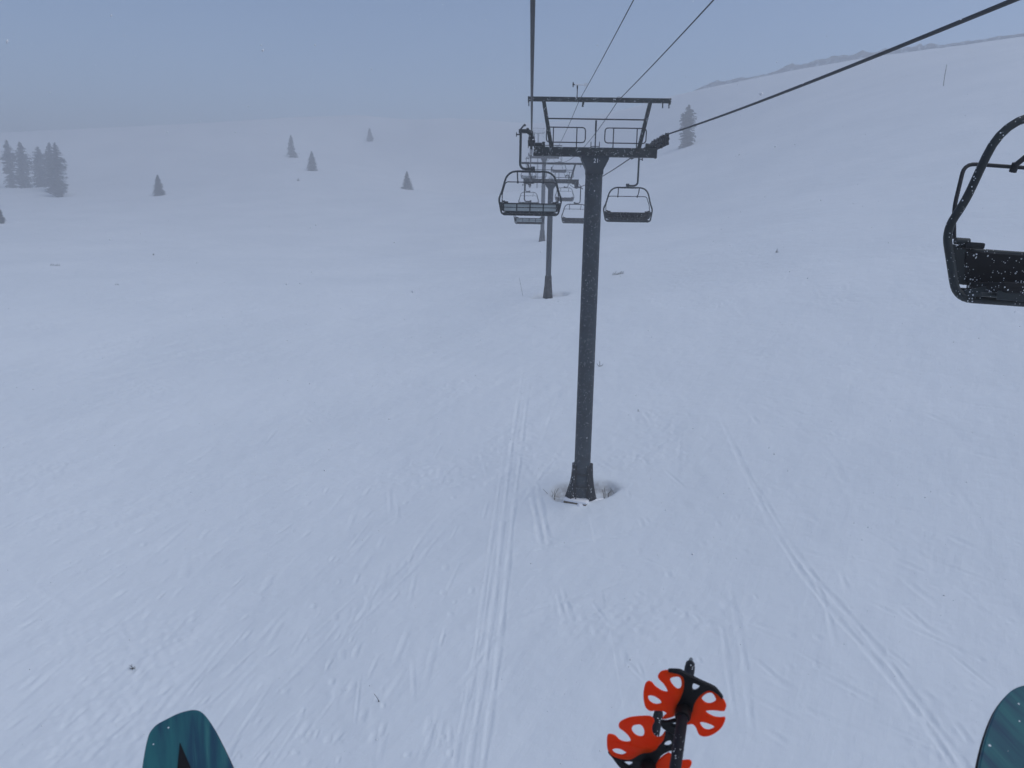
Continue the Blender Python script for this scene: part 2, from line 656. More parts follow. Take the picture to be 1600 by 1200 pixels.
DZ = np.zeros_like(Z)
TRACKS = [  # px polyline, depth, half width
    ([(818, 575), (808, 640), (800, 690), (793, 750), (784, 830), (775, 920), (764, 1000), (752, 1080), (738, 1160), (728, 1230)], .050, .06),
    ([(828, 590), (819, 660), (811, 730), (803, 790), (796, 860), (788, 940), (778, 1030), (767, 1110), (754, 1200), (750, 1230)], .055, .06),
    ([(790, 690), (780, 760), (770, 830), (757, 920), (746, 1000), (732, 1080), (716, 1160), (706, 1230)], .035, .05),
    ([(776, 840), (764, 920), (752, 1000), (740, 1060), (722, 1140)], .03, .04),
    ([(828, 758), (834, 790), (841, 826), (847, 860)], .075, .075),
    ([(839, 750), (845, 785), (852, 820), (859, 856)], .075, .075),
    ([(884, 690), (862, 722), (845, 742), (830, 764), (812, 790)], .04, .07),
    ([(870, 700), (850, 733), (836, 752)], .03, .05),
    ([(800, 823), (828, 830), (858, 839), (888, 850)], .04, .06),
    ([(797, 841), (840, 849), (880, 856), (925, 862)], .04, .06),
    ([(793, 868), (850, 858), (905, 847), (960, 838), (1012, 832)], .04, .07),
    ([(860, 858), (910, 845), (965, 832), (1010, 822)], .025, .05),
    ([(787, 966), (830, 954), (880, 938), (940, 920), (1000, 900)], .03, .08),
    ([(800, 895), (850, 886), (910, 884), (970, 886), (1000, 893)], .025, .06),
    ([(868, 918), (874, 940), (882, 976)], .05, .06),
    ([(877, 914), (886, 942), (895, 972)], .05, .06),
    ([(970, 866), (1010, 874), (1050, 890)], .03, .05),
    ([(1212, 832), (1243, 880), (1276, 926), (1318, 976), (1366, 1028), (1416, 1090), (1462, 1150), (1500, 1210)], .06, .07),
    ([(1228, 838), (1262, 888), (1306, 938), (1352, 988), (1398, 1044), (1444, 1106), (1490, 1166), (1520, 1210)], .055, .07),
    ([(1262, 884), (1282, 925), (1296, 965), (1306, 1010)], .04, .06),
    ([(1120, 640), (1148, 700), (1180, 768), (1212, 832)], .035, .08),
    ([(1148, 706), (1175, 750), (1200, 790), (1228, 838)], .03, .06),
    ([(1070, 640), (1062, 700), (1058, 760)], .02, .07),
    ([(1138, 900), (1150, 960), (1162, 1020), (1170, 1090), (1176, 1160)], .03, .07),
    ([(1122, 950), (1132, 1000), (1140, 1060), (1150, 1140)], .025, .06),
    ([(1310, 885), (1318, 905), (1326, 925)], .04, .07),
    ([(1130, 640), (1190, 630), (1290, 700), (1340, 790)], .018, .1),
    ([(1250, 668), (1300, 720), (1345, 800)], .018, .1),
    ([(1480, 740), (1520, 800), (1545, 850)], .02, .1),
    ([(880, 598), (860, 650), (842, 700)], .02, .06),
    ([(748, 700), (757, 730), (762, 750)], .03, .05),
    ([(752, 702), (742, 668)], .02, .05),
    ([(690, 800), (660, 838), (628, 884), (600, 906)], .035, .06),
    ([(712, 806), (676, 848), (644, 890), (590, 945), (540, 992)], .03, .06),
    ([(640, 790), (610, 812), (560, 852), (505, 900)], .022, .06),
    ([(618, 772), (622, 800), (616, 820)], .03, .06),
    ([(560, 935), (520, 985), (470, 1040), (420, 1090)], .026, .06),
    ([(207, 1101), (170, 1136), (133, 1172)], .035, .06),
    ([(520, 1110), (528, 1080), (534, 1062)], .05, .10),
    ([(540, 1098), (550, 1075), (556, 1052)], .04, .09),
    ([(292, 862), (288, 895), (286, 902)], .045, .11),
    ([(314, 852), (320, 880)], .03, .08),
    ([(432, 884), (420, 905), (412, 918)], .05, .11),
    ([(372, 920), (400, 926), (438, 934)], .03, .06),
    ([(310, 940), (350, 948), (390, 956), (440, 960)], .03, .10),
    ([(25, 886), (58, 920), (100, 944), (130, 962)], .026, .09),
    ([(310, 955), (296, 980), (290, 995)], .045, .09),
    ([(350, 978), (338, 996)], .045, .09),
    ([(235, 1064), (220, 1085)], .045, .08),
    ([(700, 1170), (690, 1200), (688, 1220)], .03, .07),
    ([(770, 1105), (795, 1060), (820, 1010)], .012, .07),
]
for (pl, dep, wid) in TRACKS:
    g = [G(*p) for p in pl]
    # subdivide smoothly so that bends do not read as kinks
    pts = []
    for i in range(len(g) - 1):
        p0, p1, p2, p3 = g[max(i - 1, 0)], g[i], g[i + 1], g[min(i + 2, len(g) - 1)]
        for j in range(5):
            t = j / 5
            pts.append(0.5 * (2 * p1 + (p2 - p0) * t + (2 * p0 - 5 * p1 + 4 * p2 - p3) * t * t + (3 * p1 - p0 - 3 * p2 + p3) * t ** 3))
    pts.append(g[-1])
    ph = random.random() * 9
    for i in range(len(pts) - 1):
        e = min(1, (i + .5) / 4, (len(pts) - 1.5 - i + 1) / 4)
        k = 0.62 + 0.38 * math.sin(i * 1.7 + ph) * math.sin(i * .47 + ph)
        groove(pts[i], pts[i + 1], dep * .54 * k * e, wid * (1.1 + .25 * math.sin(i * .9 + ph)))
# short wind and ski scratches over the left half, all running roughly the same way
a, b = G(133, 1172), G(206, 1102)
base_dir = math.atan2(b.x - a.x, b.y - a.y)
for k in range(420):
    px, py = random.uniform(-40, 760), 560 + 660 * math.sqrt(random.random())
    if px > 600 and random.random() < .5: continue
    c = G(px, py)
    d = base_dir + random.gauss(0, .10) - (0.35 if px > 500 else 0.0) * random.random()
    L = random.choice([.25, .4, .6, .9, 1.5, 2.6]) * random.uniform(.7, 1.3)
    q = Vector((c.x + math.sin(d) * L, c.y + math.cos(d) * L, 0))
    groove(c, q, random.uniform(.006, .026) * (1.25 if L < 1 else .7), random.uniform(.035, .085), rim=.3, fade=L * .4)
for k in range(130):
    px, py = random.uniform(950, 1600), random.uniform(600, 1190)
    c = G(px, py)
    d = R(-12) + random.gauss(0, .25) + (R(-25) if px > 1200 else 0)
    L = random.choice([.3, .5, .9, 1.8]) * random.uniform(.7, 1.3)
    q = Vector((c.x + math.sin(d) * L, c.y + math.cos(d) * L, 0))
    groove(c, q, random.uniform(.006, .02), random.uniform(.04, .09), rim=.5, fade=L * .4)
Z = Z + DZ

DIRT = np.zeros_like(Z)


def well(c, rx, ry, depth, offx, offy, dirt):
    global Z, DIRT
    dx, dy = (X - c.x - offx) / rx, (Y - c.y - offy) / ry
    wob = (vnoise(X, Y, 0.5, 21) - .5) * 0.5
    r = np.sqrt(dx * dx + dy * dy) + wob * 0.5
    k = 1 / (1 + np.exp((r - 1.0) * 13))
    Z = Z - depth * k
    if dirt:
        ring = np.exp(-((r - 0.86) / 0.26) ** 2) * (dy > -0.25)
        DIRT = np.maximum(DIRT, ring * dirt)


well(T1, 1.25, 0.72, 0.38, 0.10, 0.46, 0.8)
well(T2, 1.5, 1.1, 0.30, 0.2, 0.2, 0.35)
well(T3, 1.3, 1.1, 0.25, 0.0, 0.2, 0.0)
for (px, py, Yd, hp, wp, lab) in TREES_PX:
    p = U(px, py, Yd)
    rad = wp / F * Yd * 0.7
    r = np.hypot(X - p.x, Y - p.y) / max(rad, .5)
    Z = Z - 0.35 * np.exp(-r ** 4) + 0.12 * np.exp(-((r - 1.5) / .4) ** 2)

nv = nr * na
verts = np.empty((nv + 1, 3), np.float32)
verts[:nv, 0], verts[:nv, 1], verts[:nv, 2] = X, Y, Z
verts[nv] = (0, 0, h1(0, 0))
ii, jj = np.meshgrid(np.arange(nr - 1), np.arange(na), indexing='ij')
j2 = (jj + 1) % na
quads = np.stack([ii * na + jj, ii * na + j2, (ii + 1) * na + j2, (ii + 1) * na + jj], -1).reshape(-1, 4)[:, ::-1]
tris = np.stack([np.full(na, nv), np.arange(na), (np.arange(na) + 1) % na], -1)[:, ::-1]
me = bpy.data.meshes.new("snow_slope")
me.vertices.add(nv + 1)
me.vertices.foreach_set('co', verts.ravel())
nq, ntr = len(quads), len(tris)
me.loops.add(nq * 4 + ntr * 3)
me.loops.foreach_set('vertex_index', np.concatenate([quads.ravel(), tris.ravel()]).astype(np.int32))
me.polygons.add(nq + ntr)
me.polygons.foreach_set('loop_start', np.concatenate([np.arange(nq) * 4, nq * 4 + np.arange(ntr) * 3]).astype(np.int32))
me.update(calc_edges=True)
me.validate()
at = me.attributes.new("dirt", 'FLOAT', 'POINT')
at.data.foreach_set('value', np.concatenate([DIRT, [0]]).astype(np.float32))
me.shade_smooth()
slope = link("snow_slope", me, M_SNOW)
tag(slope, "wide white ski slope with faint tracks fading into fog", "snow slope", kind='structure')


def gz(x, y):
    "height of the finished sheet, nearest vertex"
    r, a = math.hypot(x, y), math.atan2(x, y)
    i = int(np.argmin(np.abs(rr - r)))
    j = int(np.argmin(np.abs(az - a)))
    return float(verts[i * na + j, 2])


# ------------------------------------------------------------------ far ridge cornice
def cornice():
    b = MB()
    ks = []
    pts = []
    # follow the skyline of the slope itself
    for q in np.arange(1085, 1720, 2.2):
        d = ray(q, 60 + (1600 - q) * .15)
        t = np.arange(170, 520, 2.0)
        x, y = d.x / d.y * t, t
        e = H(x, y) / np.hypot(x, y)
        k = int(np.argmax(e))
        pts.append(Vector((x[k], y[k], 0)))
    for _ in range(30):
        pts = [pts[0]] + [pts[i] * .5 + (pts[i - 1] + pts[i + 1]) * .25 for i in range(1, len(pts) - 1)] + [pts[-1]]
    px = np.array([p.x for p in pts]); py = np.array([p.y for p in pts])
    n1 = vnoise(px, py, 6.0, 31); n2 = vnoise(px, py, 1.4, 32); n3 = vnoise(px, py, 22.0, 33)
    vs, fs = [], []
    n = len(pts)
    for i, p in enumerate(pts):
        g = h1(p.x, p.y)
        e = min(1, i / 12)
        hgt = (.3 + 2.6 * max(0, n3[i] - .12) * (0.25 + n1[i]) + 1.1 * n2[i] * n1[i]) * e + .05
        back = 1.0 + n2[i] * 1.2
        vs += [(p.x, p.y - .8 - n2[i], g - .6), (p.x, p.y - .3 + n1[i], g + hgt * .45), (p.x, p.y - .9 * n2[i], g + hgt),
               (p.x, p.y + back + 1.5, g + hgt * .9), (p.x, p.y + back + 5, g - 1.5)]
    for i in range(n - 1):
        for k in range(4):
            a_ = i * 5 + k
            fs.append((a_, a_ + 5, a_ + 6, a_ + 1))
    b.add(vs, fs)
    o = b.build("cornice", M_CORNICE, smooth=False)
    return tag(o, "broken snow cornice along the right skyline, its shaded face painted grey", "cornice", kind='structure')


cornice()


# ------------------------------------------------------------------ lift towers
ROPE_U = 2.26           # half the rope gauge


def sheave_train(parent, side, zrope, above, rope_u, n=6):
    "a row of rope wheels: above=True carries the rope, False holds it down"
    x = rope_u
    sgn = 1 if above else -1
    zc = zrope - sgn * 0.205
    t = bpy.data.objects.new("sheave_assembly", None)
    COL.objects.link(t)
    t.parent = parent
    fr = MB()
    for k in range(n // 2):
        yc = (k - (n / 2 - 1) / 2) * 1.16
        for s in (-1, 1):
            fr.bar((x + s * .075, yc - .36, zc), (x + s * .075, yc + .36, zc), .022, .07, .006)
        fr.tube([(x - .10, yc, zc - sgn * .02), (x + .10, yc, zc - sgn * .02)], .045, 10)
    L = (n / 2 - 1) * 1.16
    zb = zc - sgn * .13
    for s in (-1, 1):
        fr.bar((x + s * .11, -L / 2 - .1, zb), (x + s * .11, L / 2 + .1, zb), .03, .075, .008)
        fr.bar((x + s * .075, -.85, zc + sgn * .12), (x + s * .10, -.62, zc - sgn * .05), .02, .16, .004)
        fr.bar((x + s * .075, .62, zc - sgn * .05), (x + s * .075, .85, zc + sgn * .12), .02, .16, .004)
    fr.build("sheave_frame", M_RAIL, t)
    for k in range(n):
        yc = (k - (n - 1) / 2) * .58
        wv = MB()
        # rubber-lined wheel as a lathe round x
        prof = [(-.035, .05), (-.035, .15), (-.045, .20), (-.02, .185), (.02, .185), (.045, .20), (.035, .15), (.035, .05)]
        m = 20
        vs, fs = [], []
        for (u, r) in prof:
            for q in range(m):
                a = 2 * math.pi * q / m
                vs.append((x + u, yc + r * math.cos(a), zc + r * math.sin(a)))
        for p in range(len(prof) - 1):
            for q in range(m):
                fs.append((p * m + q, p * m + (q + 1) % m, (p + 1) * m + (q + 1) % m, (p + 1) * m + q))
        wv.add(vs, fs)
        wv.tube([(x - .05, yc, zc), (x + .05, yc, zc)], .055, 10)
        wv.build("sheave", M_RUBBER, t)
    return zb


def make_tower(base, zbeam, label, pole_r, up_sep, above=True, number=None, sensor=False, detail=True, heading=-.018, rope_u=(-ROPE_U, ROPE_U)):
    bz = base.z
    t = thing("lift_tower", base, label, "lift tower", "towers carrying the chairlift rope", heading)
    hb = zbeam - bz                      # height of beam centre above the base
    # pole
    MB().tube([(0, 0, -1.2), (0, 0, hb * .5), (0, 0, hb - .16)], [pole_r * 1.03, pole_r * 1.02, pole_r], 28).build("pole", M_TOWER, t)
    # flared head under the arm
    hw = .48
    hd = MB()
    zt = hb - .161
    hd.prism([(-hw, zt), (hw, zt), (hw, zt - .08), (pole_r * .98, zt - .45), (pole_r * .98, zt - .60), (-pole_r * .98, zt - .60), (-pole_r * .98, zt - .45), (-hw, zt - .08)], -pole_r * 1.08, pole_r * 1.08)
    hd.box((0, 0, zt + .012), (2 * hw + .1, pole_r * 2.5, .03), bevel=.006)
    for sx in (-1, 1):
        for sy in (-1, 1):
            hd.tube([(sx * (hw - .02), sy * pole_r * 1.15, zt - .03), (sx * (hw - .02), sy * pole_r * 1.15, zt + .05)], .022, 8)
    hd.build("pole_head", M_HEAD, t)
    if number:
        cu = bpy.data.curves.new("digits", 'FONT')
        cu.body = number
        cu.size = .20
        cu.align_x = 'CENTER'
        cu.align_y = 'CENTER'
        cu.extrude = .002
        tmp = bpy.data.objects.new("digits", cu)
        COL.objects.link(tmp)
        tm = bpy.data.meshes.new_from_object(tmp.evaluated_get(bpy.context.evaluated_depsgraph_get()))
        bpy.data.objects.remove(tmp)
        tm.transform(Matrix.Translation((.03, -pole_r * 1.08 - .004, zt - .15)) @ Matrix.Rotation(R(90), 4, 'X'))
        tm.materials.clear()
        o = link("tower_number", tm, M_WHITE, t)
        o['label'] = "white number %s on the tower head" % number
    # arm
    cb = MB()
    cb.box((0, 0, hb), (4.30, .34, .31), bevel=.012)
    for sx in (-1, 1):
        cb.box((sx * 2.16, 0, hb), (.025, .40, .36), bevel=.004)
        cb.box((sx * 1.2, -.175, hb), (.06, .012, .27))
        cb.box((sx * 1.62, -.178, hb), (.26, .016, .25), bevel=.003)
    cb.build("crossarm", M_BEAM, t)
    # lifting frame
    zu = hb + up_sep
    ub = MB()
    ub.box((.07, 0, zu), (4.98, .16, .15), bevel=.008)
    for x in (-2.38, -2.19, 2.30, 2.52):
        if x == -2.19: continue
        ub.box((x, 0, zu - .15), (.035, .06, .18))
    ub.box((-2.40, 0, zu - .02), (.03, .2, .19))
    ub.box((2.56, 0, zu - .02), (.03, .2, .19))
    ub.box((-.48, -.1, zu - .1), (.07, .05, .3), Matrix.Rotation(R(8), 3, 'Y'))
    ub.build("lifting_beam", M_BEAM, t)
    for sx in (-1, 1):
        MB().bar((sx * 1.55, 0, hb + .15), (sx * 1.86, 0, zu - .07), .13, .15, .008, up=(0, 1, 0)).build("frame_strut", M_BEAM, t)
    zr = hb + .155 + (zu - hb - .23) * .63
    xs = 1.55 + .31 * .66
    MB().tube([(-xs, 0, zr), (xs, 0, zr)], .024, 10).build("frame_brace", M_RAIL, t)
    # catwalk rails
    for sx in (-1, 1):
        r = MB()
        x0, x1 = .30 if sx > 0 else .38, 1.74
        z0, z1 = hb + .30, hb + .80
        if up_sep < 1.5: z0, z1 = hb + .28, hb + .70
        c = [(sx * (x0 + .5), -.3, z0), (sx * x0, -.3, z0), (sx * x0, -.3, z1), (sx * x1, -.3, z1), (sx * x1, -.3, z0), (sx * (x0 + .5), -.3, z0)]
        r.tube(fillet(c, .13, 6), .020, 10)
        for xv in (x0 + .30, x0 + 1.12):
            r.tube([(sx * xv, -.3, z1), (sx * xv, -.3, hb + .1), (sx * xv, -.18, hb + .08)], .019, 8)
        r.build("catwalk_rail", M_RAIL, t)
    # centre mast with its bracket
    ma = MB()
    ma.tube([(.0, 0, hb + .15), (.0, 0, hb + .72), (.0, 0, hb + .721), (0, 0, hb + 1.08)], [.022, .022, .032, .032], 10)
    for sx in (-1, 1):
        ma.tube([(sx * .15, 0, hb + .14), (sx * .15, 0, hb + .36)], .014, 8)
    ma.tube([(-.15, 0, hb + .20), (.15, 0, hb + .20)], .012, 8)
    ma.build("centre_mast", M_RAIL, t)
    # sheave trains and their brackets
    zrope = hb + (.57 if above else -.50)
    for sx in (-1, 1):
        ru = rope_u[0 if sx < 0 else 1]
        zb = sheave_train(t, sx, zrope, above, ru)
        au = abs(ru)
        br = MB()
        if above:
            br.tube([(sx * (au + .12), 0, zb), (sx * 1.86, 0, zb)], .065, 12)
            br.tube([(sx * 1.88, 0, zb), (sx * 1.78, 0, zb)], .10, 14)
            br.bar((sx * 1.84, 0, hb + .15), (sx * 1.84, 0, zb), .12, .2, .01, up=(0, 1, 0))
        else:
            br.bar((sx * (au - .3), 0, hb - .15), (sx * (au - .28), 0, zb - .02), .12, .2, .01, up=(0, 1, 0))
            br.tube([(sx * (au - .34), 0, zb), (sx * (au + .12), 0, zb)], .065, 12)
        br.build("sheave_bracket", M_BEAM, t)
    # padded foot
    if detail:
        for sx in (-1, 1):
            prof, vs, fs = [], [], []
            zs = [0.0, .25, .55, .85, 1.15, 1.36]
            off = [.34, .26, .17, .11, .09, .085] if sx < 0 else [.30, .23, .17, .13, .11, .10]
            a0, a1, m = (R(110), R(222), 9) if sx < 0 else (R(-58), R(60), 9)
            for rr_ in (1, 0):
                for k, z in enumerate(zs):
                    for q in range(m):
                        a = a0 + (a1 - a0) * q / (m - 1)
                        rad = pole_r * 1.04 + (off[k] * (1.0 - .5 * abs(q / (m - 1) - (.7 if sx < 0 else .35))) if rr_ else .004)
                        vs.append((rad * math.cos(a), rad * math.sin(a), z + .02 * math.sin(q * 2.1 + k) * (k == len(zs) - 1)))
            K = len(zs) * m
            for o_ in (0, K):
                for k in range(len(zs) - 1):
                    for q in range(m - 1):
                        fs.append((o_ + k * m + q, o_ + k * m + q + 1, o_ + (k + 1) * m + q + 1, o_ + (k + 1) * m + q))
            for k in range(len(zs) - 1):
                for q in (0, m - 1):
                    fs.append((k * m + q, (k + 1) * m + q, K + (k + 1) * m + q, K + k * m + q))
            for q in range(m - 1):
                for k in (0, len(zs) - 1):
                    fs.append((k * m + q, k * m + q + 1, K + k * m + q + 1, K + k * m + q))
            MB().add(vs, fs).build("foot_pad", M_PADBASE, t)
        for z, ex in ((1.02, .085), (.52, .13)):
            ring = [((pole_r * 1.04 + .022) * math.cos(R(q)), (pole_r * 1.04 + .022) * math.sin(R(q)), z + .02 * math.cos(R(q) * 2)) for q in range(195, 345, 10)]
            MB().tube(ring, .028, 6).build("strap", M_RUBBER, t)
        ft = MB()
        ft.box((-.13, -.18, -.29), (.92, .78, .5), Matrix.Rotation(R(-24), 3, 'Z'), bevel=.02)
        ft.build("footing", M_WOOD, t)
        sc = MB()
        sc.box((-.13, -.18, .0), (.97, .82, .10), Matrix.Rotation(R(-24), 3, 'Z'), bevel=.05)
        for q in range(8):
            sc.tube([(-.06 + .12 * q, -.66 + .07 * q, -.40), (-.06 + .12 * q, -.60 + .07 * q, -.16), (-.06 + .12 * q, -.54 + .07 * q, .0 - .015 * (q % 2))], [.24, .17, .08], 12)
        sc.build("snow_cap", M_DRIFT, t)
        bp = MB()
        bp.box((-.16, -.40, .03), (.34, .14, .03), Matrix.Rotation(R(-8), 3, 'Z'), bevel=.004)
        bp.tube([(-.24, -.40, .03), (-.24, -.40, .12)], .022, 8)
        bp.build("anchor_plate", M_RAIL, t)
    else:
        MB().tube([(0, 0, -.3), (0, 0, .0), (0, 0, .9), (0, 0, 1.5)], [pole_r * 1.9, pole_r * 1.75, pole_r * 1.35, pole_r * 1.28], 20).build("foot_pad", M_PADBASE, t)
    if sensor:
        an = bpy.data.objects.new("wind_sensor", None)
        COL.objects.link(an)
        an.parent = t
        xa, zs = -.70, zu + .06
        MB().tube([(xa, 0, zs), (xa, 0, zs + .28), (xa, 0, zs + .281), (xa, 0, zs + .40)], [.016, .016, .024, .024], 10).build("sensor_post", M_RUBBER, an)
        bd = MB()
        bd.tube([(xa - .10, 0, zs + .43), (xa - .02, 0, zs + .43), (xa + .30, 0, zs + .43)], [.02, .028, .012], 10)
        bd.prism([(xa + .20, zs + .43), (xa + .26, zs + .50), (xa + .35, zs + .50), (xa + .34, zs + .36), (xa + .26, zs + .36)], -.006, .006)
        bd.build("sensor_vane", M_WHITE, an)
        pr = MB()
        pr.tube([(xa - .17, 0, zs + .43), (xa - .10, 0, zs + .43)], .022, 10)
        for k in range(4):
            a = R(20 + 90 * k)
            pr.bar((xa - .15, .0, zs + .43), (xa - .15, .09 * math.sin(a), zs + .43 + .09 * math.cos(a)), .012, .035, up=(1, 0, 0))
        pr.build("propeller", M_RUBBER, an)
    return t, Matrix.Translation(base) @ Matrix.Rotation(heading, 4, 'Z'), hb, zu, zrope, rope_u


zb1 = U(927, 238, 28).z
tw1 = make_tower(T1, zb1, "nearest dark grey lift tower, marked 21, with padded foot in a snow hollow", .305, 1.76, True, "21", True)
tw2 = make_tower(T2, U(860, 283, 61.6).z, "second lift tower, shorter, standing just behind the numbered one", .215, 1.34, False, detail=False, rope_u=(-1.66, 2.0))
tw3 = make_tower(T3, U(852, 246, 116).z, "third lift tower, greyed by fog, its foot up slope of the second one's", .285, 1.70, True, detail=False)
tw4 = make_tower(T4, U(842, 208, 300).z, "farthest lift tower, a faint ghost in the fog", .30, 1.76, True, detail=False)


def tp(tw, x, y, z):
    return tw[1] @ Vector((x, y, z))


# ------------------------------------------------------------------ ropes
def span(p, q, sag, n=24):
    out = []
    for i in range(n + 1):
        t = i / n
        r = p.lerp(q, t)
        r.z -= 4 * sag * t * (1 - t)
        out.append(r)
    return out


def rope_path(k):
    P = [tp(tw, tw[5][k], 0, tw[4]) for tw in (tw1, tw2, tw3, tw4)]
    d = (P[0] - P[1]).normalized()
    before = Vector((P[0].x - .0173 * 70 + (-.2, .10)[k], -42, 3.2))
    far = Vector((P[3].x + 1.7, 500, P[3].z + 17))
    pts = span(before, P[0], .90, 60)[:-1]
    pts += span(P[0], P[1], .25, 24)[:-1] + span(P[1], P[2], 1.15, 24)[:-1] + span(P[2], P[3], .8, 24)[:-1] + span(P[3], far, 1.0, 16)
    # ease the break of the rope over each wheel train
    for _ in range(3):
        pts = [pts[0]] + [pts[i] * .5 + (pts[i - 1] + pts[i + 1]) * .25 if abs(pts[i].y - 28) < 3 else pts[i] for i in range(1, len(pts) - 1)] + [pts[-1]]
    return pts


rope_l, rope_r = rope_path(0), rope_path(1)
for pts, lab in ((rope_l, "thick haul rope straight overhead on the uphill side, left of the towers"),
                 (rope_r, "thick haul rope slanting across the upper right, right of the towers")):
    o = MB().tube(pts, .0265, 8).build("haul_rope", M_ROPE)
    tag(o, lab, "rope", "haul ropes of the chairlift")


def rope_at(pts, y):
    for p, q in zip(pts, pts[1:]):
        if p.y <= y <= q.y:
            return p.lerp(q, (y - p.y) / (q.y - p.y))
    return pts[-1]


for px0, px1, x, r, lab in ((990, 905, -.56, .011, "thinner left signal cable from the tower's lifting beam toward the sky"),
                            (1115, 966, .80, .014, "right signal cable crossing the tower's lifting beam by a small loop")):
    A0 = U(px0, 0, 14.5)
    A1 = U(px1, 157, 28)
    back = A1 + (A0 - A1) * (66 / 13.5)
    back.z = A1.z - 1.2
    q0 = A0
    pts = []
    # nearly level before the tower, through the point seen at the top of the picture
    for i in range(25):
        t = i / 24
        y = -30 + 58 * t
        s = (y - 28) / (A0.y - 28)
        p = A1 + (A0 - A1) * s
        p.z = A1.z + (A0.z - A1.z) * s - .0006 * (y - 28) * (y - A0.y) * -1
        pts.append(p)
    B = [tp(tw, x, 0, tw[3] + .09) for tw in (tw2, tw3, tw4)]
    pts += span(A1, B[0], .5, 16)[1:] + span(B[0], B[1], 1.0, 16)[1:] + span(B[1], B[2], 1.0, 16)[1:]
    pts += span(B[2], Vector((B[2].x + 1.7, 500, B[2].z + 17)), .8, 8)[1:]
    mb = MB().tube(pts, r, 6)
    if x > 0:   # the clamp loop on the beam
        lp = [A1 + Vector((.07 * math.cos(a), -.12, .05 + .05 * math.sin(a))) for a in np.linspace(0, 2 * math.pi, 14)]
        mb.tube(lp, .008, 6)
    tag(mb.build("signal_cable", M_ROPE), lab, "cable", "signal cables above the chairlift")


